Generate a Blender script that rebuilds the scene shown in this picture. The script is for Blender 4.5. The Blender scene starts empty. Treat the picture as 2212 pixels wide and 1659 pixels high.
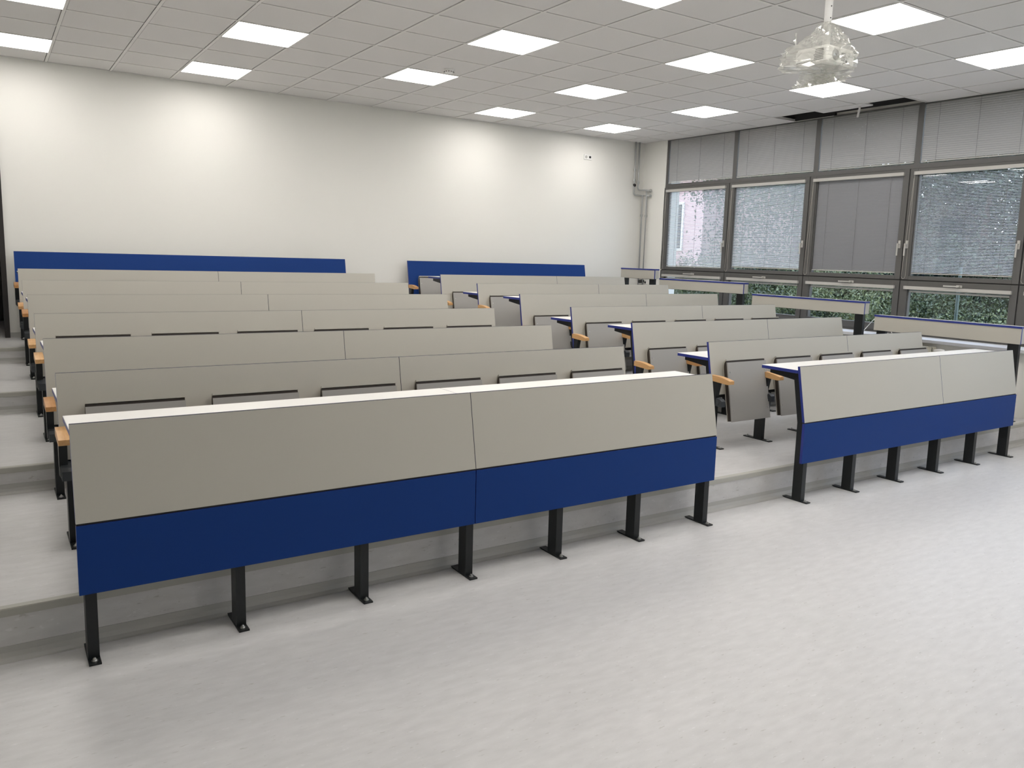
import bpy, math, random
import numpy as np
from mathutils import Matrix, Vector

# ------------------------------------------------------------------ camera, world, exposure
S = bpy.context.scene
COL = S.collection
cam_d = bpy.data.cameras.new('camera')
cam = bpy.data.objects.new('camera', cam_d)
COL.objects.link(cam)
right = Vector((0.8306988, -0.5559369, 0.0295587))
down = Vector((-0.054802, -0.1344925, -0.9893981))
fwd = Vector((0.5540183, 0.8202719, -0.1421892))
M = Matrix.Identity(4)
for i in range(3):
    M[i][0] = right[i]; M[i][1] = -down[i]; M[i][2] = -fwd[i]
M[0][3], M[1][3], M[2][3] = -0.6374922, -10.2106536, 1.6751074
cam.matrix_world = M
cam_d.sensor_fit = 'HORIZONTAL'
cam_d.sensor_width = 36.0
cam_d.lens = 36.0 * 1740.7134 / 2212
cam_d.shift_x = -0.017005
cam_d.shift_y = -0.011125
cam_d.clip_start = 0.05
cam_d.clip_end = 200
S.camera = cam

w = bpy.data.worlds.new('overcast_sky'); S.world = w
w.use_nodes = True
wn = w.node_tree.nodes
wbg = wn['Background']
wtc = wn.new('ShaderNodeTexCoord'); wsep = wn.new('ShaderNodeSeparateXYZ')
wr = wn.new('ShaderNodeValToRGB')
wr.color_ramp.elements[0].position = 0.0; wr.color_ramp.elements[0].color = (0.62, 0.66, 0.68, 1)
wr.color_ramp.elements[1].position = 0.5; wr.color_ramp.elements[1].color = (0.68, 0.79, 1.0, 1)
w.node_tree.links.new(wtc.outputs['Generated'], wsep.inputs[0])
w.node_tree.links.new(wsep.outputs['Z'], wr.inputs[0])
w.node_tree.links.new(wr.outputs[0], wbg.inputs[0])
SKY = 4.6
wbg.inputs[1].default_value = SKY
LAMP = 13.6           # radiance of the ceiling LED panels
LAMP_COL = (1.0, 0.955, 0.915)
S.view_settings.view_transform = 'Standard'
S.view_settings.look = 'None'
S.view_settings.gamma = 1.0
S.view_settings.exposure = 0.08
S.view_settings.use_curve_mapping = False

# ------------------------------------------------------------------ materials
def mat(name, col, rough=0.6, metal=0.0, noise=0.0, nscale=20.0, bump=0.0, bscale=200.0, spec=0.5, stretch=None):
    m = bpy.data.materials.new(name); m.use_nodes = True
    nt = m.node_tree; b = nt.nodes['Principled BSDF']
    b.inputs['Base Color'].default_value = (*col, 1)
    b.inputs['Roughness'].default_value = rough
    b.inputs['Metallic'].default_value = metal
    b.inputs['Specular IOR Level'].default_value = spec
    tc = nt.nodes.new('ShaderNodeTexCoord')
    mp = nt.nodes.new('ShaderNodeMapping')
    nt.links.new(tc.outputs['Object'], mp.inputs[0])
    if stretch: mp.inputs['Scale'].default_value = stretch
    if noise:
        n = nt.nodes.new('ShaderNodeTexNoise'); n.inputs['Scale'].default_value = nscale
        n.inputs['Detail'].default_value = 4
        nt.links.new(mp.outputs[0], n.inputs['Vector'])
        r = nt.nodes.new('ShaderNodeValToRGB')
        r.color_ramp.elements[0].position = 0.3; r.color_ramp.elements[1].position = 0.7
        r.color_ramp.elements[0].color = (*[c * (1 - noise) for c in col], 1)
        r.color_ramp.elements[1].color = (*[min(1, c * (1 + noise)) for c in col], 1)
        nt.links.new(n.outputs['Fac'], r.inputs[0]); nt.links.new(r.outputs[0], b.inputs['Base Color'])
    if bump:
        n2 = nt.nodes.new('ShaderNodeTexNoise'); n2.inputs['Scale'].default_value = bscale
        nt.links.new(mp.outputs[0], n2.inputs['Vector'])
        bp = nt.nodes.new('ShaderNodeBump'); bp.inputs['Strength'].default_value = bump
        bp.inputs['Distance'].default_value = 0.002
        nt.links.new(n2.outputs['Fac'], bp.inputs['Height']); nt.links.new(bp.outputs[0], b.inputs['Normal'])
    return m

WALL = mat('white_wall_paint', (0.735, 0.73, 0.69), 0.8, bump=0.15, bscale=120)
TILE = mat('mineral_ceiling_tile', (0.70, 0.69, 0.68), 0.9, noise=0.03, nscale=180, bump=0.2, bscale=400)
TBAR = mat('white_ceiling_bar', (0.72, 0.71, 0.69), 0.5)
BEIGE = mat('beige_laminate', (0.455, 0.438, 0.385), 0.45, noise=0.012, nscale=300, bump=0.05, bscale=900, spec=0.3)
GREYL = mat('grey_laminate', (0.36, 0.35, 0.325), 0.45, noise=0.012, nscale=300, spec=0.4)
BLUE = mat('blue_laminate', (0.0085, 0.040, 0.185), 0.5, noise=0.02, nscale=300, spec=0.12)
EDGE = mat('blue_edge_band', (0.016, 0.03, 0.22), 0.4)
EDGED = mat('dark_edge_band', (0.03, 0.032, 0.05), 0.6, spec=0.1)
WHITEL = mat('white_desk_laminate', (0.78, 0.77, 0.74), 0.3, noise=0.01, nscale=200)
BLACK = mat('black_powder_coat', (0.010, 0.012, 0.013), 0.4, noise=0.1, nscale=60, spec=0.35)
DGREY = mat('dark_grey_plastic', (0.035, 0.04, 0.045), 0.5)
DBROWN = mat('seat_hollow_shade', (0.035, 0.026, 0.02), 0.7)
DEEP = mat('unlit_plenum', (0.02, 0.02, 0.02), 0.9)
SCREW = mat('bright_screw', (0.6, 0.6, 0.58), 0.3, metal=0.9)
FRAME = mat('grey_brown_window_frame', (0.092, 0.090, 0.086), 0.45, noise=0.03, nscale=10)
GASKET = mat('black_gasket', (0.012, 0.012, 0.012), 0.7)
RAIL = mat('light_grey_blind_rail', (0.46, 0.45, 0.42), 0.45)
SLAT = mat('aluminium_blind_slat', (0.40, 0.40, 0.395), 0.4, spec=0.5)
SLATW = mat('daylit_blind_slat', (0.64, 0.65, 0.67), 0.4, spec=0.5)  # lighter copy of the slat colour, standing in for daylight on the slats
SLATD = mat('shaded_grey_blind_slat', (0.27, 0.275, 0.29), 0.45, spec=0.4)  # darker copy of the slat colour, shade of the closed blind put in
CORD = mat('grey_cord', (0.16, 0.16, 0.16), 0.7)
SILLM = mat('white_window_sill', (0.75, 0.76, 0.78), 0.3)
PIPE = mat('galvanised_pipe', (0.42, 0.43, 0.43), 0.45, metal=0.6)
PLASTIC = mat('white_plastic', (0.78, 0.78, 0.76), 0.4)
CREAM = mat('cream_radiator_paint', (0.62, 0.60, 0.50), 0.45)
STEPG = mat('grey_cove_strip', (0.40, 0.395, 0.375), 0.55)
NOSE = mat('step_nosing_strip', (0.40, 0.395, 0.355), 0.5)
GRASS = mat('grass', (0.05, 0.10, 0.03), 0.9, noise=0.4, nscale=3)
BARK = mat('bark', (0.06, 0.045, 0.03), 0.9, noise=0.3, nscale=10)
PINK = mat('pink_render', (0.55, 0.38, 0.38), 0.8, noise=0.05, nscale=2)
GREENP = mat('green_painted_pole', (0.05, 0.085, 0.065), 0.5)
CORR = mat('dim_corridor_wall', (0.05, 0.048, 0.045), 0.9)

def wood():
    m = mat('beech_wood', (0.60, 0.34, 0.14), 0.4)
    nt = m.node_tree; b = nt.nodes['Principled BSDF']
    tc = nt.nodes.new('ShaderNodeTexCoord'); mp = nt.nodes.new('ShaderNodeMapping'); mp.inputs['Scale'].default_value = (60, 4, 60)
    n = nt.nodes.new('ShaderNodeTexNoise'); n.inputs['Scale'].default_value = 1.5
    r = nt.nodes.new('ShaderNodeValToRGB')
    r.color_ramp.elements[0].color = (0.46, 0.24, 0.09, 1); r.color_ramp.elements[1].color = (0.68, 0.42, 0.19, 1)
    oi = nt.nodes.new('ShaderNodeObjectInfo')
    mx = nt.nodes.new('ShaderNodeMix'); mx.data_type = 'RGBA'; mx.blend_type = 'MULTIPLY'; mx.inputs['Factor'].default_value = 1
    rr = nt.nodes.new('ShaderNodeValToRGB')
    rr.color_ramp.elements[0].color = (0.75, 0.62, 0.5, 1); rr.color_ramp.elements[1].color = (1, 1, 1, 1); rr.color_ramp.elements[1].position = 0.5
    nt.links.new(tc.outputs['Object'], mp.inputs[0]); nt.links.new(mp.outputs[0], n.inputs['Vector'])
    nt.links.new(n.outputs['Fac'], r.inputs[0]); nt.links.new(oi.outputs['Random'], rr.inputs[0])
    nt.links.new(r.outputs[0], mx.inputs[6]); nt.links.new(rr.outputs[0], mx.inputs[7])
    nt.links.new(mx.outputs[2], b.inputs['Base Color'])
    return m
WOOD = wood()

def lino():
    m = bpy.data.materials.new('marbled_linoleum'); m.use_nodes = True
    nt = m.node_tree; b = nt.nodes['Principled BSDF']; L = nt.links
    tc = nt.nodes.new('ShaderNodeTexCoord')
    def noise(scale, detail, stretch, p0, p1, c0, c1, rot=0.0):
        mp = nt.nodes.new('ShaderNodeMapping'); mp.inputs['Scale'].default_value = stretch; mp.inputs['Rotation'].default_value = (0, 0, rot)
        n = nt.nodes.new('ShaderNodeTexNoise'); n.inputs['Scale'].default_value = scale; n.inputs['Detail'].default_value = detail
        r = nt.nodes.new('ShaderNodeValToRGB'); r.color_ramp.elements[0].position = p0; r.color_ramp.elements[1].position = p1
        r.color_ramp.elements[0].color = (*c0, 1); r.color_ramp.elements[1].color = (*c1, 1)
        L.new(tc.outputs['Object'], mp.inputs[0]); L.new(mp.outputs[0], n.inputs['Vector']); L.new(n.outputs['Fac'], r.inputs[0])
        return r.outputs[0]
    base = (0.56, 0.555, 0.55)
    a = noise(9, 8, (1, 3.2, 3), 0.30, 0.72, tuple(c * .93 for c in base), tuple(c * 1.05 for c in base))
    d = noise(26, 5, (1, 3.5, 3), 0.655, 0.70, (1, 1, 1), (1.12, 1.12, 1.13))
    e = noise(22, 6, (1, 4, 3), 0.30, 0.345, (.80, .79, .77), (1, 1, 1), 0.25)
    f = noise(60, 3, (1, 2.5, 2), 0.25, 0.32, (.86, .85, .83), (1, 1, 1), -.2)
    def mul(x, y):
        mx = nt.nodes.new('ShaderNodeMix'); mx.data_type = 'RGBA'; mx.blend_type = 'MULTIPLY'; mx.inputs['Factor'].default_value = 1
        L.new(x, mx.inputs[6]); L.new(y, mx.inputs[7]); return mx.outputs[2]
    L.new(mul(mul(mul(a, d), e), f), b.inputs['Base Color'])
    b.inputs['Roughness'].default_value = 0.36
    b.inputs['Specular IOR Level'].default_value = 0.5
    return m
LINO = lino()

def emis(name, col, s):
    m = bpy.data.materials.new(name); m.use_nodes = True
    nt = m.node_tree; b = nt.nodes['Principled BSDF']
    b.inputs['Base Color'].default_value = (0.8, 0.8, 0.8, 1)
    b.inputs['Emission Color'].default_value = (*col, 1); b.inputs['Emission Strength'].default_value = s
    return m
LED = emis('led_diffuser', LAMP_COL, LAMP)

def glass():
    m = bpy.data.materials.new('window_glass'); m.use_nodes = True
    nt = m.node_tree; nt.nodes.clear()
    o = nt.nodes.new('ShaderNodeOutputMaterial'); mx = nt.nodes.new('ShaderNodeMixShader')
    t = nt.nodes.new('ShaderNodeBsdfTransparent'); t.inputs[0].default_value = (0.93, 0.95, 0.96, 1)
    g = nt.nodes.new('ShaderNodeBsdfGlossy'); g.inputs['Roughness'].default_value = 0.01
    lw = nt.nodes.new('ShaderNodeLayerWeight'); lw.inputs[0].default_value = 0.5     # facing = 1 - cos
    pw = nt.nodes.new('ShaderNodeMath'); pw.operation = 'POWER'; pw.inputs[1].default_value = 5.0
    mt = nt.nodes.new('ShaderNodeMath'); mt.operation = 'MULTIPLY_ADD'; mt.inputs[1].default_value = 0.96; mt.inputs[2].default_value = 0.04
    nt.links.new(lw.outputs['Facing'], pw.inputs[0]); nt.links.new(pw.outputs[0], mt.inputs[0]); nt.links.new(mt.outputs[0], mx.inputs[0])
    nt.links.new(t.outputs[0], mx.inputs[1]); nt.links.new(g.outputs[0], mx.inputs[2]); nt.links.new(mx.outputs[0], o.inputs[0])
    return m
GLASS = glass()

def film():
    m = bpy.data.materials.new('clear_plastic_film'); m.use_nodes = True
    nt = m.node_tree; nt.nodes.clear(); L = nt.links
    o = nt.nodes.new('ShaderNodeOutputMaterial')
    t = nt.nodes.new('ShaderNodeBsdfTransparent'); t.inputs[0].default_value = (0.97, 0.97, 0.95, 1)
    g = nt.nodes.new('ShaderNodeBsdfGlossy'); g.inputs['Roughness'].default_value = 0.12
    d = nt.nodes.new('ShaderNodeBsdfTranslucent'); d.inputs[0].default_value = (0.9, 0.9, 0.86, 1)
    d2 = nt.nodes.new('ShaderNodeBsdfDiffuse'); d2.inputs[0].default_value = (0.85, 0.85, 0.80, 1)
    m0 = nt.nodes.new('ShaderNodeMixShader'); m0.inputs[0].default_value = 0.5
    m1 = nt.nodes.new('ShaderNodeMixShader'); m1.inputs[0].default_value = 0.22
    m2 = nt.nodes.new('ShaderNodeMixShader')
    lw = nt.nodes.new('ShaderNodeLayerWeight'); lw.inputs[0].default_value = 0.35
    mm = nt.nodes.new('ShaderNodeMath'); mm.operation = 'MULTIPLY_ADD'; mm.inputs[1].default_value = 0.55; mm.inputs[2].default_value = 0.08
    L.new(lw.outputs['Facing'], mm.inputs[0]); L.new(mm.outputs[0], m2.inputs[0])
    L.new(d.outputs[0], m0.inputs[1]); L.new(d2.outputs[0], m0.inputs[2])
    L.new(t.outputs[0], m1.inputs[1]); L.new(m0.outputs[0], m1.inputs[2])
    L.new(m1.outputs[0], m2.inputs[1]); L.new(g.outputs[0], m2.inputs[2]); L.new(m2.outputs[0], o.inputs[0])
    return m
FILM = film()

def leafmat(name, c0, c1):
    m = bpy.data.materials.new(name); m.use_nodes = True
    nt = m.node_tree; b = nt.nodes['Principled BSDF']; L = nt.links
    g = nt.nodes.new('ShaderNodeNewGeometry')
    r = nt.nodes.new('ShaderNodeValToRGB')
    r.color_ramp.elements[0].color = (*c0, 1); r.color_ramp.elements[1].color = (*c1, 1)
    L.new(g.outputs['Random Per Island'], r.inputs[0]); L.new(r.outputs[0], b.inputs['Base Color'])
    b.inputs['Roughness'].default_value = 0.5
    return m
LEAFA = leafmat('leaf_mid_green', (0.013, 0.025, 0.008), (0.062, 0.090, 0.030))
LEAFB = leafmat('leaf_dark_green', (0.007, 0.015, 0.006), (0.032, 0.052, 0.020))
LEAFC = leafmat('leaf_pale_green', (0.035, 0.055, 0.018), (0.17, 0.20, 0.085))

# ------------------------------------------------------------------ mesh helpers
class MB:
    """collects shapes into one mesh; each face carries a material slot"""
    def __init__(s): s.v = []; s.f = []; s.m = []
    def poly(s, pts, faces, mi=0):
        o = len(s.v); s.v += [tuple(p) for p in pts]
        for k, f in enumerate(faces):
            s.f.append([i + o for i in f]); s.m.append(mi[k] if isinstance(mi, (list, tuple)) else mi)
        return s
    def box(s, x0, x1, y0, y1, z0, z1, mi=0):
        p = [(x0, y0, z0), (x1, y0, z0), (x1, y1, z0), (x0, y1, z0), (x0, y0, z1), (x1, y0, z1), (x1, y1, z1), (x0, y1, z1)]
        # faces: bottom, top, front(-y), right(+x), back(+y), left(-x)
        return s.poly(p, [(3, 2, 1, 0), (4, 5, 6, 7), (0, 1, 5, 4), (1, 2, 6, 5), (2, 3, 7, 6), (3, 0, 4, 7)], mi)
    def prism(s, prof, x0, x1, mi=0, mside=None):
        """prof: (y,z) polygon, counter-clockwise seen from +x"""
        n = len(prof); p = [(x0, y, z) for y, z in prof] + [(x1, y, z) for y, z in prof]
        fs = [tuple(range(n))[::-1], tuple(range(n, 2 * n))]
        ms = [mside if mside is not None else (mi if isinstance(mi, int) else mi[0])] * 2
        for i in range(n):
            j = (i + 1) % n; fs.append((i, j, n + j, n + i)); ms.append(mi if isinstance(mi, int) else mi[i])
        return s.poly(p, fs, ms)
    def tube(s, path, r, n=8, mi=0, cap=True):
        path = [Vector(p) for p in path]; rings = []
        for i, p in enumerate(path):
            a = path[max(i - 1, 0)]; b = path[min(i + 1, len(path) - 1)]
            t = (b - a).normalized()
            u = t.cross(Vector((0, 0, 1)))
            if u.length < 1e-3: u = t.cross(Vector((1, 0, 0)))
            u.normalize(); v = t.cross(u)
            rr = r[i] if isinstance(r, (list, tuple)) else r
            rings.append([p + u * math.cos(2 * math.pi * k / n) * rr + v * math.sin(2 * math.pi * k / n) * rr for k in range(n)])
        pts = [q for g in rings for q in g]; fs = []
        for i in range(len(path) - 1):
            for k in range(n):
                fs.append((i * n + k, i * n + (k + 1) % n, (i + 1) * n + (k + 1) % n, (i + 1) * n + k))
        if cap: fs += [tuple(range(n))[::-1], tuple(range((len(path) - 1) * n, len(path) * n))]
        return s.poly(pts, fs, mi)
    def mesh(s, name, mats):
        me = bpy.data.meshes.new(name); me.from_pydata(s.v, [], s.f); me.update()
        for m in (mats if isinstance(mats, (list, tuple)) else [mats]): me.materials.append(m)
        if any(s.m): me.polygons.foreach_set('material_index', s.m)
        return me
    def build(s, name, mats, parent=None, loc=None, smooth=False):
        me = s.mesh(name, mats)
        if smooth: me.polygons.foreach_set('use_smooth', [True] * len(me.polygons))
        return link(name, me, parent, loc)

def link(name, me, parent=None, loc=None):
    o = bpy.data.objects.new(name, me); COL.objects.link(o)
    if parent is not None: o.parent = parent
    if loc is not None: o.location = loc
    return o
def tag(o, label=None, cat=None, group=None, kind=None):
    if label: o['label'] = label
    if cat: o['category'] = cat
    if group: o['group'] = group
    if kind: o['kind'] = kind
    return o
def thing(name, label, cat, loc=(0, 0, 0), group=None):
    return tag(link(name, None, None, loc), label, cat, group)
def struct(o): o['kind'] = 'structure'; return o
def bevel(o, wd=0.002, seg=1):
    m = o.modifiers.new('bevel', 'BEVEL'); m.width = wd; m.segments = seg; m.limit_method = 'ANGLE'; return o

# ------------------------------------------------------------------ room dimensions
H = 3.519                       # ceiling height
XW = 8.25; XWALL = 7.94         # window plane and wall below the sill
YB = -0.162; YF = -12.2; XL0 = -2.2
PLAT = [0.0, 0.212, 0.364, 0.523, 0.672]
NOSEY = [None, -6.512, -4.727, -2.929, -1.147]

# floor and platforms
fl = struct(MB().box(XL0 - .1, XW + .2, YF - .1, NOSEY[1] + .02, -0.2, 0.0).build('floor', LINO))
for k in range(1, 5):
    y1 = NOSEY[k + 1] + 0.02 if k < 4 else YB + .02
    y1 = max(y1, YB + .02) if k == 4 else y1
    pb = MB(); pb.box(XL0 - .1, XW + .2, NOSEY[k], y1, PLAT[k - 1] - .15, PLAT[k], 0)
    pb.build('platform', LINO, fl)
    # nosing: wraps the step edge
    nb = MB()
    y = NOSEY[k]; z = PLAT[k]
    nb.prism([(y - .004, z - .032), (y + .001, z - .032), (y + .001, z - .001), (y + .034, z - .001), (y + .034, z + .0025), (y - .001, z + .0025), (y - .004, z - .002)][::-1], XL0, XWALL, 0)
    nb.build('step_nosing', NOSE, fl)
    cb = MB(); zb = PLAT[k - 1]
    cb.prism([(y + .001, zb), (y + .001, zb + .055), (y - .003, zb + .055), (y - .006, zb + .03), (y - .016, zb + .012), (y - .034, zb + .003), (y - .045, zb + .0005)], XL0, XWALL, 0)
    cb.build('cove_strip', STEPG, fl)
# walls
TOP = 4.15
DX0, DX1, DZ = -1.45, -0.457, 2.78          # doorway in the back wall
wb = MB()
wb.box(DX1, XW + .4, YB, YB + .25, 0, TOP).box(XL0 - .25, DX0, YB, YB + .25, 0, TOP).box(DX0, DX1, YB, YB + .25, DZ, TOP)
struct(wb.build('wall_back', WALL))
struct(MB().box(XL0 - .25, XL0, YF - .25, YB, -.2, TOP).build('wall_left', WALL))
struct(MB().box(XL0 - .25, XW + .4, YF - .25, YF, -.2, TOP).build('wall_front', WALL))
G = [-.675, -2.02, -3.385, -4.747, -6.065, -7.41, -8.76, -10.1, -11.45]
wr_ = MB()
wr_.box(XWALL, XW + .3, YF, YB, -.2, .866)                                  # below the sill
wr_.box(XW - .012, XW + .3, G[0] - .02, -.373, .866, TOP).box(XW, XW + .3, -.373, YB, .866, TOP)
wr_.box(XW - .012, XW + .3, YF, G[8] - .03, .866, TOP)
wr_.box(XW + .04, XW + .3, G[8] - .05, G[0], H + .01, TOP)                  # lintel above the windows
struct(wr_.build('wall_right', WALL))
# baseboard along the back wall
struct(MB().box(DX1, XWALL, YB - .012, YB + .001, PLAT[4], PLAT[4] + .054).build('baseboard_back', STEPG))
# doorway
dr = MB()
for a, b in ((DX0 - .03, DX0 + .06), (DX1 - .045, DX1 + .002)):
    dr.box(a, b, YB - .03, YB + .12, PLAT[4], DZ)
dr.box(DX0, DX1, YB - .03, YB + .12, DZ - .05, DZ + .03)
d1 = struct(dr.build('door_1', mat('dark_door_frame', (0.012, 0.010, 0.009), 0.5)))
cr = MB()
cr.box(DX0 - .6, DX1 + .3, YB + .25, YB + 2.2, PLAT[4] - .05, PLAT[4], 0)
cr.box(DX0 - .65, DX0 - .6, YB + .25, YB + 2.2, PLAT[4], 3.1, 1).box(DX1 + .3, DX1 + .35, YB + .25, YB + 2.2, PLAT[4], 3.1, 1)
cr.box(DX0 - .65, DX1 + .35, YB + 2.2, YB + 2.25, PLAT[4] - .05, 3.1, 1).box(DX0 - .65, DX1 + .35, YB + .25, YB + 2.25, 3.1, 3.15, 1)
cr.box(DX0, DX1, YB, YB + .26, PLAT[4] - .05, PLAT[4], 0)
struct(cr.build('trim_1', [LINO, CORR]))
leaf = MB().box(DX0 + .06, DX0 + .10, YB + .12, YB + .95, PLAT[4] + .01, DZ - .05)
leaf.build('door_leaf', mat('dark_door_leaf', (0.03, 0.027, 0.025), 0.5), d1)

# ------------------------------------------------------------------ ceiling grid
CY0 = -0.069
def ty(a): return CY0 - .6 * a
def txx(b): return .6 * b
lights = set()
for c in (-1, 2, 8, 11):
    for r in (1, 4, 7, 10, 13, 16):
        if (c == -1 and r > 10) or (c == 2 and r > 13): continue
        lights.add((c, r))
for r in (3, 6, 9, 12, 15, 18): lights.add((5, r))
gb = MB(); BW = .012; X0C, X1C = XL0, XW - .01; Y0C, Y1C = YF, YB
for b in range(-3, 14):
    x = txx(b)
    gb.box(x - BW, x + BW, Y0C, Y1C, H, H + .004).box(x - .002, x + .002, Y0C, Y1C, H + .004, H + .035)
for a in range(1, 21):
    y = ty(a)
    gb.box(X0C, X1C if not (6 <= a <= 7) else txx(13), y - BW, y + BW, H + .0005, H + .0042).box(X0C, X1C if not (6 <= a <= 7) else txx(13), y - .002, y + .002, H + .0042, H + .034)
gb.box(X0C, X1C, Y1C - .018, Y1C, H - .001, H + .003).box(X0C, X1C, Y0C, Y0C + .018, H - .001, H + .003)
gb.box(X0C, X0C + .018, Y0C, Y1C, H - .001, H + .003)
gb.box(X1C - .016, X1C, ty(5), Y1C, H - .001, H + .003).box(X1C - .016, X1C, Y0C, ty(8), H - .001, H + .003)
gb.box(X1C - .012, X1C - .006, ty(6), ty(5), H - .001, H + .003)
ceil = struct(gb.build('ceiling', TBAR))
struct(MB().box(XL0 - .25, XW + .4, YF - .25, YB + .25, TOP, TOP + .1)
          .box(XW - .002, XW + .038, YF, YB, H + .045, TOP).box(XW - .003, XW + .037, ty(6), ty(5), H + .012, TOP).box(XL0, XW, YB - .03, YB - .001, H + .05, TOP)
          .box(XL0, XL0 + .03, YF, YB, H + .05, TOP).box(XL0, XW, YF, YF + .03, H + .05, TOP).build('plenum_shade_liner', DEEP))  # dark liners added on the plenum walls so the missing-tile hole stays black
GAP = .0022
tile_cache = {}
bulk = MB(); ntile = 0
def tile_mesh(wx, wy):
    k = (round(wx, 3), round(wy, 3))
    if k not in tile_cache:
        mb = MB(); x, y = wx / 2, wy / 2; c = .004
        # slightly chamfered lower edge
        p = [(-x + c, -y + c, 0), (x - c, -y + c, 0), (x - c, y - c, 0), (-x + c, y - c, 0), (-x, -y, c), (x, -y, c), (x, y, c), (-x, y, c), (-x, -y, .016), (x, -y, .016), (x, y, .016), (-x, y, .016)]
        mb.poly(p, [(3, 2, 1, 0), (0, 1, 5, 4), (1, 2, 6, 5), (2, 3, 7, 6), (3, 0, 4, 7), (4, 5, 9, 8), (5, 6, 10, 9), (6, 7, 11, 10), (7, 4, 8, 11), (8, 9, 10, 11)])
        tile_cache[k] = mb.mesh('ceiling_tile', TILE)
    return tile_cache[k]
for b in range(-4, 14):
    for a in range(0, 21):
        if (b, a) in lights: continue
        x0, x1 = max(txx(b), X0C) + BW + GAP, min(txx(b + 1), X1C) - BW - GAP
        y1, y0 = min(ty(a), Y1C) - BW - GAP, max(ty(a + 1), Y0C) + BW + GAP
        if x1 - x0 < .03 or y1 - y0 < .03: continue
        if b == 13 and a in (5, 7): continue
        if b == 13 and a == 6: x1 = x0 + .19; y0 -= .10
        vis = y0 > -8.2 and b > -3
        if vis:
            o = link('ceiling_tile', tile_mesh(x1 - x0, y1 - y0), ceil, ((x0 + x1) / 2, (y0 + y1) / 2, H + .0035)); ntile += 1
        else:
            bulk.box(x0, x1, y0, y1, H + .0035, H + .016)
tag(bulk.build('ceiling_tiles', TILE, ceil), kind='stuff')
# loose cross bar that hangs out of the gap left by the missing tiles
hb = MB().box(-.012, .012, -.0015, .0015, -.13, 0).box(-.0015, .0015, -.012, .012, -.13, 0)
o = hb.build('hanging_ceiling_bar', TBAR, None, (7.93, ty(7) + .03, H + .006)); o.rotation_euler = (.12, .15, .3)
tag(o, 'short white ceiling bar hanging loose from the black gap of missing tiles', 'bar')

# LED panels
frm = MB(); e = .2985
frm.box(-e, e, -e, -e + .008, -.002, .012).box(-e, e, e - .008, e, -.002, .012).box(-e, -e + .008, -e, e, -.002, .012).box(e - .008, e, -e, e, -.002, .012)
FRM = frm.mesh('frame', TBAR)
DIF = MB().box(-.291, .291, -.291, .291, .000, .006).mesh('diffuser', LED)
lines_ = {-1: 'leftmost line', 2: 'second line from the left', 5: 'third line from the left', 8: 'fourth line from the left', 11: 'line nearest the windows'}
ords = ['closest to the back wall', 'second from the back wall', 'third from the back wall', 'fourth from the back wall']
for (c, r) in sorted(lights):
    base = 3 if c == 5 else 1
    k = (r - base) // 3
    x, y = txx(c) + .3, ty(r) - .3
    where = ords[k] if k < 4 else None
    if c == 5 and k == 0: extra = 'glowing square ceiling panel beside the smoke detector, third line from the left'
    elif where: extra = 'glowing square ceiling panel in the %s, %s' % (lines_[c], where)
    else: extra = 'glowing square ceiling panel above the open floor behind the camera'
    t = thing('ceiling_light', extra, 'light', (x, y, H), 'square LED panels in the ceiling grid')
    link('frame', FRM, t); link('diffuser', DIF, t)

# smoke detector
t = thing('smoke_detector', 'small round white smoke detector on the ceiling beside a light panel', 'smoke detector', (3.36, -2.68, H + .002))
MB().tube([(0, 0, .004), (0, 0, -.008), (0, 0, -.022), (0, 0, -.036), (0, 0, -.040)], [.055, .055, .052, .036, .02], 20).build('housing', PLASTIC, t, smooth=False)
sb = MB()
for i in range(12):
    a = i * math.pi / 6
    cx_, cy_ = math.cos(a) * .0475, math.sin(a) * .0475
    sb.box(cx_ - .005, cx_ + .005, cy_ - .005, cy_ + .005, -.0285, -.0235)
tag(sb.build('vent_slots', GASKET, t), kind='stuff')

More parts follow.
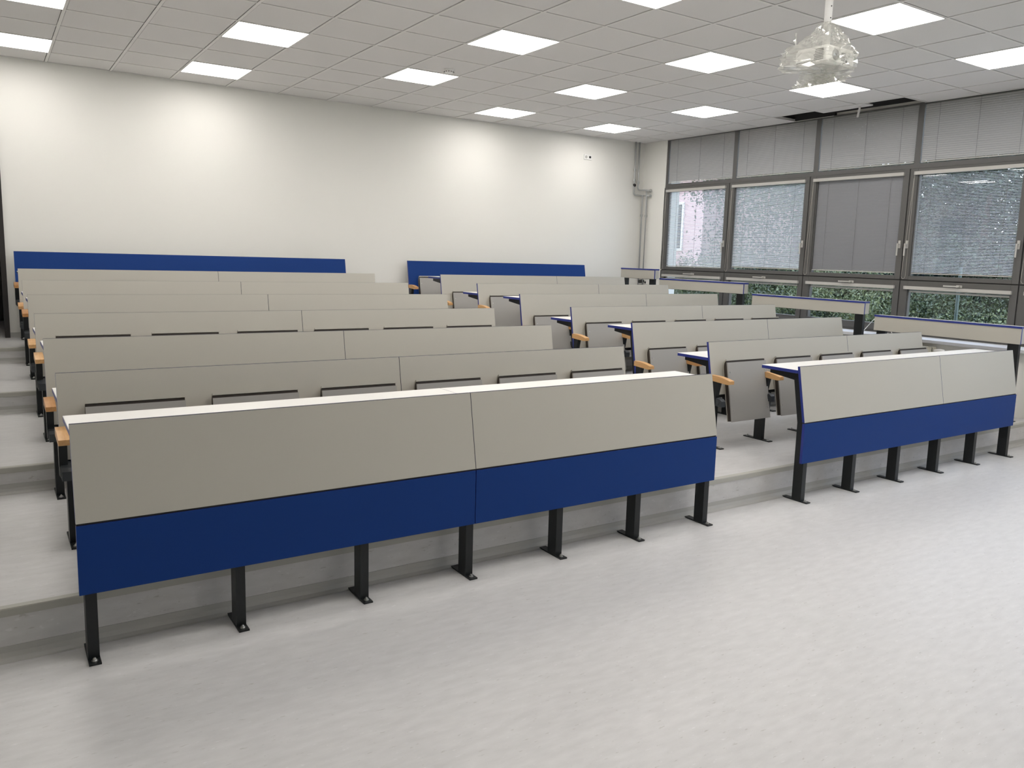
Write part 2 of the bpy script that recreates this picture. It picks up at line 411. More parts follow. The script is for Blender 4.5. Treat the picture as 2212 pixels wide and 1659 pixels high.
# ------------------------------------------------------------------ windows
def blind(label, y1, y0, ztop, zbot, xs, pitch, width, tilt, rail_top=None, group='venetian blinds', rail=True, cords=3, loop=False, raised=False, sm=None):
    sm = sm or SLAT
    """y1 > y0 : far and near end"""
    t = thing('venetian_blind', label, 'blind', (xs, (y0 + y1) / 2, ztop), group)
    L = (y1 - y0) / 2
    if rail:
        MB().box(-.062, -.018, -L - .02, L + .035, rail_top - ztop - .037, rail_top - ztop).build('head_rail', RAIL, t)
        MB().box(-.0625, -.0175, L + .020, L + .0355, rail_top - ztop - .0375, rail_top - ztop + .0005).build('end_cap', mat('rail_end_cap', (0.38, 0.37, 0.35), 0.5), t)
    if raised:
        MB().box(-.010, .010, -L + .01, L - .005, -.042, -.026).build('bottom_rail', RAIL, t)
        st = MB()
        for i in range(6): st.box(-.010, .010, -L + .012, L - .007, -.025 + i * .004, -.0235 + i * .004)
        tag(st.build('slats', SLAT, t), kind='stuff')
    else:
        sl = MB(); n = int((ztop - zbot) / pitch)
        ct, st_ = math.cos(tilt) * width / 2, math.sin(tilt) * width / 2
        th = .0004
        for i in range(n):
            z = -(i + .6) * pitch
            # outer edge up, inner edge down, shallow crown
            nx, nz = -math.sin(tilt), math.cos(tilt); cr_ = width * .07
            pr_ = [(-ct, z - st_), (nx * cr_, z + nz * cr_), (ct, z + st_)]
            pts = []
            for yy in (-L, L):
                pts += [(x, yy, zz) for x, zz in pr_]
                pts += [(x - nx * th, yy, zz - nz * th) for x, zz in pr_]
            sl.poly(pts, [(0, 1, 7, 6), (1, 2, 8, 7), (4, 3, 9, 10), (5, 4, 10, 11), (3, 0, 6, 9), (2, 5, 11, 8), (0, 3, 4, 1), (1, 4, 5, 2), (6, 7, 10, 9), (7, 8, 11, 10)])
        tag(sl.build('slats', sm, t), kind='stuff')
        MB().box(-.009, .009, -L, L, zbot - ztop - .004, zbot - ztop + .008).build('bottom_rail', RAIL, t)
        for q in ([-.36, 0, .36] if cords == 3 else [-.4, .4]):
            MB().box(-width / 2 - .0015, -width / 2 + .0005, q * 2 * L - .0012, q * 2 * L + .0012, zbot - ztop, 0).build('ladder_cord', CORD, t)
    if loop:
        pa = []
        zt = rail_top - ztop - .03
        for i in range(9): pa.append((-.058, L + .028, zt + (zbot - ztop - .02 - zt) * i / 8))
        for i in range(1, 8):
            a = math.pi * i / 8
            pa.append((-.058, L + .028 + .028 * (1 - math.cos(a)) * .9, zbot - ztop - .02 - .045 * math.sin(a)))
        for i in range(9): pa.append((-.056, L + .028 + .0504 - .045 * i / 8, zbot - ztop - .02 + (zt - (zbot - ztop - .02)) * i / 8 * .96))
        MB().tube(pa, .0017, 5, 0).build('pull_cord', mat('beaded_cord', (0.45, 0.43, 0.38), 0.6), t)
    return t

wnames = ['nearest the back corner', 'second from the back corner', 'third from the back corner', 'fourth from the back corner', 'fifth from the back corner']
FX = XW                           # room face of the fixed frame
ZT0, ZT1 = 2.803, 2.856           # transom
for i in range(8):
    a, b = G[i], G[i + 1]         # a > b
    fb = MB()
    pw = (a - .03, a - .10) if i else (a + .02, a - .065)
    fb.box(FX, FX + .07, pw[1], pw[0], .905, H + .01)                       # post
    fb.box(FX, FX + .07, b - .03, pw[1], ZT0, ZT1)                          # transom
    fb.box(FX, FX + .07, b - .03, pw[1], .875, .928)                        # base
    fb.box(FX + .01, FX + .06, b - .03, pw[1], H - .005, H + .01)           # top
    if i == 7: fb.box(FX, FX + .07, b - .10, b - .03, .905, H + .03)
    wd = struct(fb.build('window_%d' % (i + 1), FRAME))
    tag(wd, 'grey framed window, %s' % wnames[i] if i < 5 else None)
    # black joint strip between frame and sash
    gk = MB().box(FX - .002, FX + .06, b - .005, b + .004, .93, ZT0).box(FX - .001, FX + .06, b, a - .005, 1.531, 1.541)
    gk.build('joint_seal', GASKET, wd)
    # top light pane
    g0 = MB().box(FX + .04, FX + .046, b - .03, pw[1], ZT1, H).build('pane', GLASS, wd)
    # middle sash
    ya, yb_ = a - .006, b + .006
    def sash(z0, z1, gz0, gz1, gya, gyb):
        s_ = MB(); x0, x1 = FX - .012, FX + .05
        s_.box(x0, x1, gya, ya, z0, z1).box(x0, x1, yb_, gyb, z0, z1).box(x0, x1, gyb, gya, gz1, z1).box(x0, x1, gyb, gya, z0, gz0)
        x2 = x0 - .001  # raised bead around the pane
        s_.box(x0 + .012, x1, gya - .012, gya + .001, gz0, gz1).box(x0 + .012, x1, gyb - .001, gyb + .012, gz0, gz1)
        o_ = s_.build('sash', FRAME, wd); bevel(o_, .003)
        MB().box(FX + .034, FX + .040, gyb + .004, gya - .004, gz0, gz1).build('pane', GLASS, o_)
        return o_
    ga, gb_ = a - .10, b + .075
    s1 = sash(1.541, ZT0 - .002, 1.588, 2.742, ga, gb_)
    s2 = sash(.930, 1.531, 1.012, 1.44, ga, gb_)
    # handles
    def vh(y):
        h = MB().box(-.012, 0, -.014, .014, -.03, .06).box(-.045, -.012, -.007, .007, .008, .026).box(-.052, -.040, -.008, .008, -.115, .026)
        ho = h.build('handle', RAIL, s1, (FX - .012, y, 1.93)); bevel(ho, .002)
    vh(b + .045)
    if i in (3, 5): vh(a - .045)
    yc = (ga + gb_) / 2 + .03
    h = MB().box(-.012, 0, -.095, -.03, -.014, .014).box(-.045, -.012, -.075, -.055, -.008, .008).box(-.052, -.040, -.085, .095, -.008, .008)
    bevel(h.build('handle', RAIL, s2, (FX - .012, yc, 1.4895)), .002)
    nm = wnames[i] if i < 5 else None
    if nm is None: continue
    # blinds: top light (closed), middle, lower (raised)
    blind('closed slatted blind under the ceiling, window %s' % nm, pw[1] - .008, b - .022, H - .006, ZT1 + .014, FX + .012, .0232, .0268, math.radians(67), group='closed blinds in the top lights', rail=False)
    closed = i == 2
    blind(('closed slatted blind in the middle pane, window %s' if closed else 'half-open slatted blind in the middle pane, window %s') % nm,
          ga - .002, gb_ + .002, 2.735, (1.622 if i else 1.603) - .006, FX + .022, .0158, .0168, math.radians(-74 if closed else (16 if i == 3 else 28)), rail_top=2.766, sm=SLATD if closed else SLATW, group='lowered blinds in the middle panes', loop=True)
    blind('raised blind above the low pane, window %s' % nm, ga - .002, gb_ + .002, 1.44, 1.40, FX + .022, .01, .01, 0, rail_top=1.470, group='raised blinds above the low panes', raised=True)

# sill
sl = MB()
sl.box(7.895, FX + .005, YF, YB, .868, .903)
bevel(struct(sl.build('trim_3', SILLM)), .004, 2)

# radiator below the sill
t = thing('radiator', 'cream panel radiator with a thermostat valve under the window sill', 'radiator', (7.86, -5.2, .34))
rb = MB().box(-.04, -.035, -.25, .40, 0, .49).box(.035, .04, -.25, .40, 0, .49).box(-.04, .04, -.25, -.245, 0, .49).box(-.04, .04, .395, .40, 0, .49)
for k in range(12): rb.box(-.044, -.040, -.22 + k * .051, -.195 + k * .051, .02, .46)
rb.build('panel', CREAM, t)
gr = MB()
for k in range(32): gr.box(-.04, .04, -.245 + k * .02, -.237 + k * .02, .487, .494)
tag(gr.build('top_grille', CREAM, t), kind='stuff')
MB().tube([(0, -.25, .46), (0, -.29, .46), (0, -.33, .46), (0, -.37, .46)], [.012, .02, .022, .018], 12).build('valve', PLASTIC, t)
MB().box(.04, .081, -.1, -.06, .1, .4).box(.04, .081, .2, .24, .1, .4).build('bracket', CREAM, t)
# cable on the sill
cb = MB(); pa = []
for k in range(9): pa.append((8.17 + .02 * math.sin(k), -4.38 - k * .045, .907 + .17 * math.sin(math.pi * min(1, k / 8)) + .003))
t = cb.tube(pa, .004, 6).build('cable', PLASTIC); tag(t, 'thin white cable looping up from the window sill', 'cable')

# ------------------------------------------------------------------ bench rows
K = 0.19
def board(mb, x0, x1, y_top, z_top, z_bot, k, th, mf, me_, mb_):
    """slanting board; front face at y = y_top - k (z_top - z)"""
    yb = y_top - k * (z_top - z_bot)
    mb.prism([(yb, z_bot), (yb + th, z_bot), (y_top + th, z_top), (y_top, z_top)], x0, x1, [me_, mb_, 3 if mf == 0 and me_ == 1 else me_, mf], me_)
# slots: 0 face, 1 edge, 2 back
def leg_mesh(zbend, ztop, off_bot, off_top, arm_y, foot0, foot1):
    """off: y of the tube's front at and below the bend, and at the top"""
    m = MB(); w_ = .021; d = .078
    sh = .012
    pr_ = [(off_bot, .006), (off_bot + d, .006), (off_bot + d, zbend - .02), (off_top + d - sh, ztop - .055), (arm_y, ztop - .030), (arm_y, ztop), (off_top, ztop), (off_bot, zbend)]
    m.prism(pr_, -w_, w_)
    return m.mesh('leg', BLACK)
def foot_mesh(foot0, foot1):
    m = MB(); c = .006
    m.box(-.0225, .0225, foot0, foot1, 0, .008)
    return m.mesh('foot_plate', BLACK)
BOLT = MB().tube([(0, 0, .008), (0, 0, .0105)], .0125, 10).tube([(0, 0, .0105), (0, 0, .017)], .0085, 6).tube([(0, 0, .017), (0, 0, .022)], .004, 6).mesh('bolt', SCREW)

# seat (local: y = 0 on the backrest face at seat height .70, z relative to the platform)
def seat_meshes():
    c, s_ = math.cos(math.atan(K)), math.sin(math.atan(K))
    def P(s, n):   # s upward along the panel from its .215 level, n outward
        y = s_ * (s - .49) - n * c
        z = .215 + s * c + n * s_
        return (y, z)
    hw = .2265
    sh = MB()
    path = [(0, .006), (.25, .006), (.42, .006)]
    for k in range(1, 8):
        a = math.pi / 2 * k / 7
        path.append((.42 + .072 * math.sin(a), .006 + .043 * (1 - math.cos(a))))
    outer = [P(a, b) for a, b in path]
    inner = [P(*q) for q in [(0, .014), (.25, .014), (.415, .014)] + [(.415 + .066 * math.sin(math.pi / 2 * k / 7), .014 + .035 * (1 - math.cos(math.pi / 2 * k / 7))) for k in range(1, 8)]]
    n = len(outer)
    for i in range(n - 1):
        q = [outer[i], outer[i + 1], inner[i + 1], inner[i]]
        sh.prism(q[::-1], -hw, hw)
    core = MB(); cr_ = [P(.0, .0145)] + [inner[i] for i in range(1, n - 1)] + [P(.456, .046), P(.456, .0465), P(0.0, .0465)]  # solid block in the open hollow, its dark colour replaces the shade inside
    core.prism(cr_[::-1] if False else cr_, -hw + .0005, hw - .0005)
    bd = MB(); q = [P(-.005, .047), P(.466, .047), P(.466, .057), P(-.005, .057)]
    bd.prism(q[::-1], -hw, hw)
    sc = MB()
    for x in (-hw + .022, hw - .022):
        for s in (.085, .39):
            y, z = P(s, .057); y2, z2 = P(s, .061)
            sc.tube([(x, y + .001, z), (x, y2, z2)], .0055, 8)
    return bd.mesh('seat', GREYL), sh.mesh('seat_shell', BEIGE), core.mesh('hollow_shade_infill', DBROWN), sc.mesh('screws', SCREW)
SEAT = seat_meshes()
def armrest_mesh():
    m = MB()
    prof = [(-.035, .548), (-.215, .536), (-.240, .540), (-.240, .566), (-.18, .580), (-.12, .588), (-.035, .590)]
    n = len(prof)
    m.prism(prof[::-1] if False else prof, -.025, .025)
    return m.mesh('armrest', WOOD)
ARM = armrest_mesh()
SUP = MB().prism([(-.055, .36), (-.055, .548), (-.125, .548), (-.10, .43), (-.10, .36)], -.018, .018).mesh('armrest_support', BLACK)
hg = MB().prism([(-.055, .355), (-.175, .350), (-.175, .395), (-.155, .41), (-.055, .425)][::1], -.022, .022)
hg.tube([(-.026, -.125, .385), (.026, -.125, .385)], .026, 14)
HINGE = hg.mesh('hinge_bracket', DGREY)

def row(side, k):
    """side 0 left block (6 seats), 1 right block (5 seats); k = 0 front desk ... 7 rearmost"""
    YR = [-6.642, -5.769, -4.856, -3.957, -3.047, -2.147, -1.234, -0.285][k]
    ZT = [.970, 1.053, 1.128, 1.205, 1.281, 1.354, 1.425, 1.576][k]
    p = (k + 1) // 2; P = PLAT[p]
    if side == 0:
        x0, x1, xs, ns = -.385, 3.179, 1.409, 6
        if k == 0: x0 = -.398
    else:
        x0, x1, xs, ns = 4.051, 7.03, 5.825, 5
    blk = ['left', 'right'][side]
    ordn = ['front', 'first', 'second', 'third', 'fourth', 'fifth', 'sixth', 'rearmost'][k]
    if k == 0:
        nm, lb, ct = 'front_desk', 'long %s front desk with a blue lower panel and black legs on the floor' % blk, 'desk'
    elif k == 7:
        nm, lb, ct = 'bench_row', '%s seat row against the back wall with a high blue backrest' % blk, 'bench'
    else:
        nm, lb, ct = 'bench_row', '%s beige seat row behind the front desk in the %s block, seats folded up' % (ordn, blk), 'bench'
    t = thing(nm, lb, ct, (x0, YR, P), 'lecture hall seating rows' if k else 'blue-fronted front desks')
    h = ZT - P
    W = x1 - x0; sx = xs - x0
    TH = .020
    face = BLUE if k == 7 else BEIGE
    zb = .585 if k == 0 else .43
    segs = [(0, sx - .0018), (sx + .0018, W)] if k != 7 else [(0, W)]
    for a, b in segs:
        m = MB(); board(m, a, b, 0, h, zb, K, TH, 0, 1, 2)
        m.build('backrest' if k else 'upper_panel', [face, EDGE, GREYL, EDGED], t)
    if k != 7:
        m = MB(); board(m, sx - .0022, sx + .0022, .0012, h - .001, zb + .001, K, TH - .003, 0, 0, 0)
        m.build('joint_seal', GASKET, t)
    if k == 0:
        yb = -K * (h - zb)
        for a, b in (segs if side == 0 else [(0, W)]):
            m = MB().box(a + (.0005 if a else 0), b, yb - .002, yb + .018, .291, .5765, [1, 1, 0, 1, 0, 1])
            m.build('lower_panel', [BLUE, EDGE], t)
    if k == 0:
        MB().box(.002, W - .002, yb + .004, yb + .016, .570, .592).build('shadow_joint', GASKET, t)  # dark strip added behind the panel gap in place of its shade
    # desktop behind the panel
    if k < 7:
        zd = PLAT[min(4, (k + 2) // 2)] + .72 - P
        if k == 0: zd = .945
        yd0 = -K * (h - zd) + TH + .001; yd1 = .335
        for a, b in segs:
            m = MB().box(a, b, yd0, yd1, zd - .024, zd, [2, 0, 1, 1, 1, 1])
            bevel(m.build('desktop', [WHITEL, EDGE, DGREY], t), .0015)
        ztop = zd - .025
    else:
        ztop = h - .12
    # legs
    ob = -K * (h - zb) + TH + .002
    if k == 0: ob = -K * (h - zb) + .020
    ot = -K * (h - ztop) + TH + .002
    lm_ = leg_mesh(zb, ztop, ob, ot, .295 if k < 7 else ot + .07, 0, 0)
    f0, f1 = (-.105, .165) if k == 0 else (-.145, .13)
    if k == 7: f1 = .10
    fm = foot_mesh(f0, f1)
    n = ns + 1; e0 = .042 if side == 0 else .070
    e1 = .042 if side == 0 else .012
    lx = [e0 + (W - e0 - e1) * i / ns for i in range(n)]
    for x in lx:
        lg = link('leg', lm_, t, (x, 0, 0))
        link('foot_plate', fm, lg)
        for yb_ in (f0 + .028, f1 - .028): link('bolt', BOLT, lg, (0, yb_, 0))
    if k:
        yo = -K * (h - .70)
        pit = (W - .0) / ns
        for i in range(ns):
            xc = .339 + .587 * i if side == 0 else .359 + .5955 * i
            s = link('seat', SEAT[0], t, (xc, yo, 0))
            link('seat_shell', SEAT[1], s); link('hollow_shade_infill', SEAT[2], s)
            tag(link('screws', SEAT[3], s), kind='stuff')
        ya = -K * (h - .57) + .035
        for j, x in enumerate(lx):
            xa = x - (.035 if side == 0 else .062)
            if side == 0 and j == ns: xa = x
            ao = link('armrest', ARM, t, (xa, ya - .002, 0))
            link('armrest_support', SUP, ao, (0, .0, 0))
            link('hinge_bracket', HINGE, t, (xa + .01, ob + .055, 0))
        MB().box(lx[0], lx[-1], ob + .008, ob + .040, .400, .428).build('cross_bar', BLACK, t)
    return t
for side in (0, 1):
    for k in range(8): row(side, k)

# ------------------------------------------------------------------ guard boards beside the windows
GR = [(-4.88, -6.437, 1.150, .172, 1, 'nearest'), (-3.118, -4.741, 1.287, .146, 2, 'second'), (-1.36, -2.959, 1.421, .146, 3, 'third'), (-.483, -1.244, 1.550, .150, 4, 'farthest')]
for ya, yb_, zt, hh, p, nm in GR:
    lab = {'nearest': 'long beige board with blue edges on black posts beside the radiator, lowest step',
           'second': 'beige board with blue edges on black posts by the windows, second step up',
           'third': 'beige board with blue edges on black posts by the windows, third step up',
           'farthest': 'short beige board with blue edges in front of the pipes, top platform'}[nm]
    t = thing('window_guard_board', lab, 'guard board', (7.60, yb_, PLAT[p]), 'boards on posts along the windows')
    L = ya - yb_; z1 = zt - PLAT[p]; z0 = z1 - hh
    MB().box(0, .018, 0, L, z0, z1 - .0205, [1, 1, 1, 0, 1, 0]).build('front_board', [BEIGE, EDGE], t)
    MB().box(.0185, .093, .0, .018, z0 + .004, z1 - .0205, [1, 1, 0, 1, 0, 1]).build('end_board', [BEIGE, EDGE], t)
    MB().box(-.003, .096, -.003, L + .003, z1 - .020, z1, [0, 1, 0, 0, 0, 0]).build('top_board', [EDGE, WHITEL], t)
    MB().box(.020, .05, .12, L - .03, z0 - .004, z0 + .03).build('rail', BLACK, t)
    for y in (.02, L - .13):
        q = MB().box(.020, .060, y, y + .105, .006, z1 - .021).build('post', BLACK, t)
        MB().box(.0, .085, y - .02, y + .125, 0, .008).build('foot_plate', BLACK, q)

# ------------------------------------------------------------------ pipes in the corner
def arc(c, a0, a1, r, u, v, n=6):
    return [tuple(c[i] + r * (math.cos(a0 + (a1 - a0) * k / n) * u[i] + math.sin(a0 + (a1 - a0) * k / n) * v[i]) for i in range(3)) for k in range(n + 1)]
PR = .0125
t = thing('heating_pipes', 'grey metal heating pipes with black valves in the back corner', 'pipes', (8.03, -.2, H))
def pipe(pts, name='pipe', r=PR):
    return MB().tube([(x - 8.03, y + .2, z - H) for x, y, z in pts], r, 10).build(name, PIPE, t, smooth=True)
up = .3
p1 = [(8.03, -.2, H + up), (8.03, -.2, 2.745)] + arc((8.075, -.2, 2.745), math.pi, 1.5 * math.pi, .045, (1, 0, 0), (0, 0, 1))[1:] + [(8.15, -.2, 2.70)] + arc((8.15, -.25, 2.70), math.pi / 2, 0, .05, (1, 0, 0), (0, 1, 0))[1:] + [(8.20, -.40, 2.69)]
p2 = [(8.11, -.2, H + up), (8.11, -.2, 2.825)] + arc((8.15, -.2, 2.825), math.pi, 1.5 * math.pi, .04, (1, 0, 0), (0, 0, 1))[1:] + arc((8.15, -.25, 2.785), math.pi / 2, 0, .05, (1, 0, 0), (0, 1, 0))[1:] + [(8.20, -.40, 2.77)]
p3 = [(8.185, -.235, 2.70), (8.185, -.235, 2.60), (8.185, -.235, PLAT[4] + .35)]
p4 = [(8.20, -.31, 2.77), (8.20, -.315, 2.71), (8.20, -.32, 2.62), (8.20, -.32, PLAT[4] + .30)]
for q in (p1, p2, p3, p4): pipe(q)
for (x, y, z) in ((8.03, -.2, 3.09), (8.185, -.235, 2.385), (8.20, -.32, 2.375), (8.11, -.2, 2.90), (8.03, -.2, 2.93)):
    MB().tube([(x - 8.03, y + .2, z - H - .018), (x - 8.03, y + .2, z - H + .018)], .021, 10).build('coupling', PIPE, t)
for (x, y) in ((8.20, -.40), (8.20, -.40)): pass
for z in (2.69, 2.77): MB().tube([(.17, -.19, z - H), (.17, -.215, z - H)], .022, 10).build('end_cap', PIPE, t)
v = MB().tube([(-.0, .0, 2.86 - H), (-.03, -.05, 2.85 - H), (-.045, -.07, 2.835 - H)], [.02, .022, .016], 10)
v.build('valve', GASKET, t)
vz = 1.33
v = MB().tube([(.155, -.035, vz - H), (.19, -.09, vz - H + .01), (.20, -.11, vz - H + .01)], [.024, .03, .02], 10).tube([(.22, -.12, vz - H - .02), (.26, -.16, vz - H + .02)], [.022, .018], 10)
v.build('valve', GASKET, t)

# double wall socket high on the back wall
t = thing('wall_socket', 'white double wall socket with one black port high on the back wall', 'socket', (7.105, YB, 3.208))
bevel(MB().box(-.075, .075, -.010, 0, -.04, .04).build('cover_plate', PLASTIC, t), .003, 2)
MB().tube([(-.035, -.0095, 0), (-.035, -.0125, 0)], .022, 18).build('socket_face', mat('socket_grey', (0.45, 0.45, 0.43), 0.5), t)
MB().tube([(-.035, -.012, .008), (-.035, -.016, .008)], .004, 8).tube([(-.042, -.012, -.006), (-.042, -.0135, -.006)], .003, 8).tube([(-.028, -.012, -.006), (-.028, -.0135, -.006)], .003, 8).build('pins', SCREW, t)
MB().box(.02, .056, -.013, -.009, -.014, .016).build('black_port', GASKET, t)

# ------------------------------------------------------------------ projector on its pole, wrapped in film
PX0, PX1, PY0, PY1, PZ0, PZ1 = 3.716, 4.00, -6.913, -6.675, 2.914, 3.02
pc = ((PX0 + PX1) / 2, (PY0 + PY1) / 2)
t = thing('projector', 'white ceiling projector on a white pole, wrapped in clear film', 'projector', (pc[0], pc[1], PZ0))
bx, by = (PX1 - PX0) / 2, (PY1 - PY0) / 2
b_ = MB()
ring = []
def rr(x, y, r, n=4):
    pts = []
    for cx_, cy_, a0 in ((x - r, y - r, 0), (-x + r, y - r, 90), (-x + r, -y + r, 180), (x - r, -y + r, 270)):
        for k in range(n + 1):
            a = math.radians(a0 + 90 * k / n); pts.append((cx_ + r * math.cos(a), cy_ + r * math.sin(a)))
    return pts
lv = [(0, .92), (.012, 1.0), (.085, 1.0), (.106, .93)]
rings = [[(x * s, y * s, z) for x, y in rr(bx, by, .018)] for z, s in lv]
n = len(rings[0]); pts = [q for g in rings for q in g]
fs = [tuple(range(n))[::-1], tuple(range(3 * n, 4 * n))]
for i in range(3):
    for k in range(n): fs.append((i * n + k, i * n + (k + 1) % n, (i + 1) * n + (k + 1) % n, (i + 1) * n + k))
b_.poly(pts, fs).build('housing', PLASTIC, t)
# air grille (front face, facing -y) and printed lines on both faces
gm = MB().tube([(-.055, -by + .001, .055), (-.055, -by - .002, .055)], .033, 20)
gm.build('fan_grille', mat('grille_grey', (0.16, 0.16, 0.16), 0.5), t)
for k in range(4):
    MB().tube([(-.055 + .03 * math.cos(a) * (1 - k * .22), -by - .003, .055 + .03 * math.sin(a) * (1 - k * .22)) for a in [i * math.pi / 8 for i in range(17)]], .0012, 4).build('grille_ring', PLASTIC, t)
pm = MB(); random.seed(4)
for r_ in range(5):
    x = .0
    while x < .034:
        wd_ = random.uniform(.003, .008)
        pm.box(x, x + wd_, -by - .0015, -by + .001, .028 + r_ * .010, .0325 + r_ * .010); x += wd_ + .002
pm.box(.045, .062, -by - .0015, -by + .001, .020, .034)
pm.box(.020, .095, -by - .0015, -by + .001, .012, .014)
for r_ in range(7):
    y = -.095
    while y < -.035:
        wd_ = random.uniform(.003, .012)
        pm.box(-bx - .0015, -bx + .001, y, y + wd_, .022 + r_ * .010, .0265 + r_ * .010); y += wd_ + .0025
y = -.02
while y < .10:
    wd_ = random.uniform(.006, .016); pm.box(-bx - .0015, -bx + .001, y, y + wd_, .020, .0235); y += wd_ + .003
tag(pm.build('printed_marks', mat('dark_print', (0.05, 0.05, 0.05), 0.6), t), kind='stuff')
MB().tube([(.02, by - .001, .055), (.02, by + .02, .055)], [.035, .03], 18).build('lens', GASKET, t)
MB().tube([(0, 0, .10), (0, 0, H - PZ0 + .02)], .024, 14).build('pole', PLASTIC, t, smooth=True)
MB().tube([(0, 0, H - PZ0 - .012), (0, 0, H - PZ0 - .001)], .06, 18).build('ceiling_rose', PLASTIC, t)
hm = MB()
for z in (.30, .37, .44): hm.tube([(-.006, -.0225, z), (-.006, -.0255, z)], .004, 8)
tag(hm.build('pole_holes', GASKET, t), kind='stuff')
MB().tube([(.026, .004, .2), (.029, .004, .35), (.027, .004, H - PZ0)], .005, 6).build('cable', GASKET, t)

def bag():
    random.seed(11); rng = np.random.default_rng(3)
    na, nt_ = 34, 20
    V = []; 
    for j in range(nt_ + 1):
        u = j / nt_
        z = (.275) * (1 - u) + (-.012) * u
        for i in range(na):
            a = 2 * math.pi * i / na
            ca, sa = math.cos(a), math.sin(a)
            # rounded rectangle radius
            k = 4.0
            rx, ry = bx + .030, by + .026
            R = 1 / ((abs(ca) / rx) ** k + (abs(sa) / ry) ** k) ** (1 / k)
            lobe = max(0, math.cos(a - math.radians(148))) ** 4 * .085 * min(1, max(0, (u - .35) / .3))
            f = min(1, (u / .62)) ** .85
            r = .030 * (1 - f) + (R + lobe) * f
            amp = .004 + .013 * min(1, u * 1.6)
            r += rng.normal() * amp * .8 + amp * .7 * math.sin(a * 9 + u * 12)
            V.append((r * ca, r * sa, z + rng.normal() * .005))
    F = []
    for j in range(nt_):
        for i in range(na):
            p, q = j * na + i, j * na + (i + 1) % na
            F += [(p, p + na, q + na), (p, q + na, q)] if (i + j) % 2 else [(p, p + na, q), (q, p + na, q + na)]
    # bottom, gathered
    nb = 5; last = nt_ * na
    for j in range(1, nb + 1):
        s = 1 - j / (nb + .5)
        for i in range(na):
            x, y, z = V[last + i]
            V.append((x * s + rng.normal() * .006 * s, y * s + rng.normal() * .006 * s, -.012 - .006 * j / nb + rng.normal() * .003))
    for j in range(nb):
        for i in range(na):
            p = (nt_ + j) * na + i; q = (nt_ + j) * na + (i + 1) % na
            F += [(p, p + na, q + na), (p, q + na, q)]
    m = MB(); m.poly(V, F)
    # tail of film hanging below, and the knot flap
    def sheet(c0, c1, d, w0, w1, nn=14, mm=9, amp=.010):
        o = []; c0, c1, d = Vector(c0), Vector(c1), Vector(d)
        for i in range(nn + 1):
            for j in range(mm + 1):
                s, tt = i / nn, j / mm
                base = c0.lerp(c1, s)
                L_ = w0 + (w1 - w0) * s
                q = base + d * (tt * L_ * (1 + .15 * math.sin(s * 9))) + Vector(rng.normal(size=3) * amp * (0.3 + tt))
                o.append(q)
        f = []
        for i in range(nn):
            for j in range(mm):
                p = i * (mm + 1) + j
                f += [(p, p + 1, p + mm + 2), (p, p + mm + 2, p + mm + 1)]
        m.poly(o, f)
    sheet((-.02, by + .01, -.015), (bx + .01, -by + .03, -.018), (-.10, .06, -1), .105, .03)
    sheet((-.06, by + .02, -.012), (bx - .01, by * .1, -.02), (-.2, .1, -1), .10, .05)
    sheet((-bx - .02, by * .8, .12), (-bx + .03, by + .02, .13), (-.25, .1, 1), .07, .02, 7, 5, .006)
    return m
bg = bag().build('plastic_bag', FILM, None, (pc[0], pc[1], PZ0))
tag(bg, 'crumpled clear plastic bag tied around the ceiling projector', 'plastic bag')

# ------------------------------------------------------------------ outdoors
gd = struct(MB().box(8.8, 70, -40, 50, -2.3, -2.2).build('ground', GRASS))
def leaves(n, rx, ry, rz, size, seed, shell=.45):
    rng = np.random.default_rng(seed)
    # clustered crown
    nc = 70
    d = rng.normal(size=(nc, 3)); d /= np.linalg.norm(d, axis=1)[:, None]
    cen = d * (shell + (1 - shell) * rng.random((nc, 1)) ** .5) * .85
    idx = rng.integers(0, nc, n)
    p = (cen[idx] + rng.normal(size=(n, 3)) * np.array([.13, .13, .085])) * np.array([rx, ry, rz])
    nrm = rng.normal(size=(n, 3)); nrm[:, 2] += 1.0; nrm /= np.linalg.norm(nrm, axis=1)[:, None]
    u = np.cross(nrm, rng.normal(size=(n, 3))); u /= np.linalg.norm(u, axis=1)[:, None]
    v = np.cross(nrm, u); s = size * (.6 + .8 * rng.random((n, 1)))
    V = np.empty((n, 4, 3)); V[:, 0] = p - u * s; V[:, 1] = p + v * s * .45; V[:, 2] = p + u * s; V[:, 3] = p - v * s * .45
    me = bpy.data.meshes.new('crown')
    me.from_pydata(V.reshape(-1, 3).tolist(), [], np.arange(4 * n).reshape(n, 4).tolist())
    return me
CR = [leaves(26000, 3.0, 3.0, 3.6, .06, 1), leaves(26000, 3.4, 3.2, 3.0, .055, 2), leaves(26000, 1.7, 2.2, 1.3, .027, 3, .6)]
def crown_mesh(i, m):
    me = CR[i].copy(); me.materials.append(m); return me
CM = {(i, j): crown_mesh(i, m) for i in range(3) for j, m in enumerate((LEAFA, LEAFB, LEAFC))}
TR = MB().tube([(0, 0, 0), (.05, 0, 1.5), (-.05, .1, 3.5), (.1, 0, 5.5)], [.22, .17, .12, .05], 8).tube([(0, .05, 2.4), (.8, .3, 4), (1.3, .7, 5)], [.09, .06, .02], 6).tube([(0, 0, 2.8), (-.7, -.4, 4.2), (-1.2, -.9, 5)], [.08, .05, .02], 6).mesh('trunk', BARK)
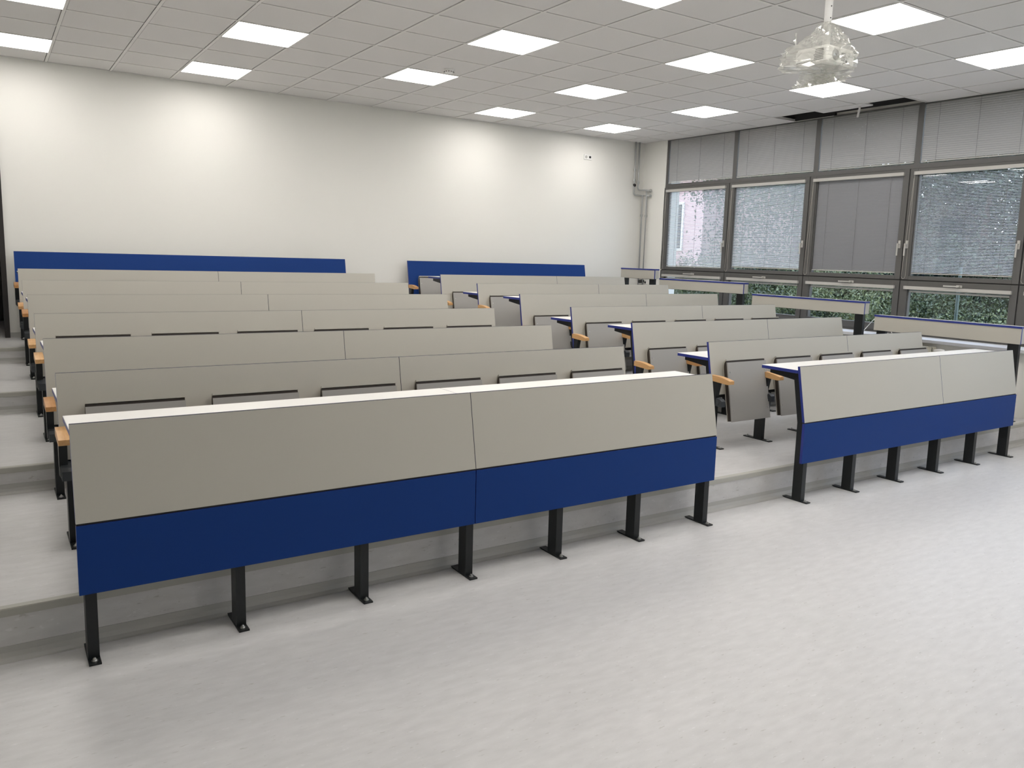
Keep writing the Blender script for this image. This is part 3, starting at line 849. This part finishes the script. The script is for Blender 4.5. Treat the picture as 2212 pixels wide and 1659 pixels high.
TREES = [(19.0, -3.6, 0, 0, 1.0, 'mid green tree outside the fourth window'), (17.2, -1.0, 1, 1, 1.0, 'dark green tree outside between the third and fourth windows'),
         (20.5, 2.6, 0, 0, 1.15, 'tall mid green tree outside behind the closed blind'), (16.6, 3.4, 1, 0, .95, 'leafy tree outside the second window'),
         (23.5, 6.0, 0, 1, 1.3, 'tall dark tree far outside behind the second window'), (31.0, 17.5, 1, 0, 1.2, 'tree far outside behind the pink house'),
         (24, .6, 0, 0, 1.35, 'tall green tree far outside behind the fourth window'), (21, -9.5, 1, 1, 1.2, 'dark tree outside right of the fourth window')]
for x, y, i, j, s, lab in TREES:
    t = thing('tree', lab, 'tree', (x, y, -2.2), 'trees outside the windows')
    t.scale = (s, s, s); t.rotation_euler[2] = x
    link('trunk', TR, t)
    tag(link('crown', CM[(i, j)], t, (0, 0, 5.2)), kind='stuff')
    tag(link('low_branches', CM[(i, j)], t, (.3, -.2, 2.5)), kind='stuff').scale = (.8, .8, .7)
SH = [(12.2, -3.9, 2, 'pale green bush outside the low pane of the fourth window'), (13.4, -2.2, 0, 'mid green bush outside between the fourth and third low panes'), (12.6, -.6, 2, 'pale leafy bush outside the third low pane'),
      (13.8, 1.2, 1, 'dark bush outside the third low pane'), (13.2, 3.0, 0, 'mid green bush outside the second low pane'), (11.8, 2.4, 2, 'pale bush outside the first low pane'), (12.6, -5.8, 0, 'mid green bush outside right of the fourth low pane'), (15.5, -2.5, 1, 'dark tall bush outside the fourth window'), (10.9, .9, 0, 'mid green bush beside the white pipe outside')]
ST = MB().tube([(0, 0, 0), (.02, 0, .8), (0, .05, 1.8)], [.04, .03, .01], 6).tube([(0, 0, .3), (.5, .2, 1.3)], [.025, .01], 5).tube([(0, 0, .3), (-.4, -.4, 1.3)], [.025, .01], 5).mesh('stem', BARK)
for n_, (x, y, j, lab) in enumerate(SH):
    t = thing('bush', lab, 'bush', (x, y, -2.2), 'bushes outside the low panes')
    t.rotation_euler[2] = n_ * 1.3; t.scale = (1, 1, 1.05 + .12 * (n_ % 3))
    link('stem', ST, t)
    tag(link('foliage', CM[(2, j)], t, (0, 0, 1.9)), kind='stuff')
    tag(link('foliage', CM[(2, j)], t, (.2, .1, .8)), kind='stuff')
# house beyond the first window
t = thing('house', 'pink rendered house outside seen through the first window blind', 'house', (21.5, 10.9, -2.2))
MB().box(-4, 4, -3.4, 4, 0, 7.5).build('wall', PINK, t)
MB().prism([(-3.9, 7.5), (4.5, 7.5), (.3, 10)], -4.3, 4.3).build('roof', mat('roof_tile', (0.25, 0.10, 0.07), 0.8), t)
for z in (1.2, 4.2):
    for y in (-2.6, -.4, 1.8):
        f = MB().box(-4.05, -3.99, y, y + 1.1, z, z + 1.5).build('window', PLASTIC, t)
        MB().box(-4.08, -4.04, y + .08, y + 1.02, z + .08, z + 1.42).build('pane', DGREY, f)
t = thing('downpipe', 'white vertical pipe outside the left edge of the first window', 'pipe', (9.62, .51, -2.2))
MB().tube([(0, 0, 0), (0, 0, 7)], .065, 12).build('pipe', PLASTIC, t, smooth=True)
MB().tube([(0, 0, 2), (0, 0, 2.06)], .07, 12).build('clip', PLASTIC, t)
t = thing('pole', 'thin pale green pole outside the low pane of the fourth window', 'pole', (9.6, -4.715, -2.2))
MB().tube([(0, 0, .02), (0, 0, 3.9)], .02, 10).build('shaft', GREENP, t, smooth=True)
MB().box(-.06, .06, -.06, .06, 0, .02).build('base_plate', GREENP, t)
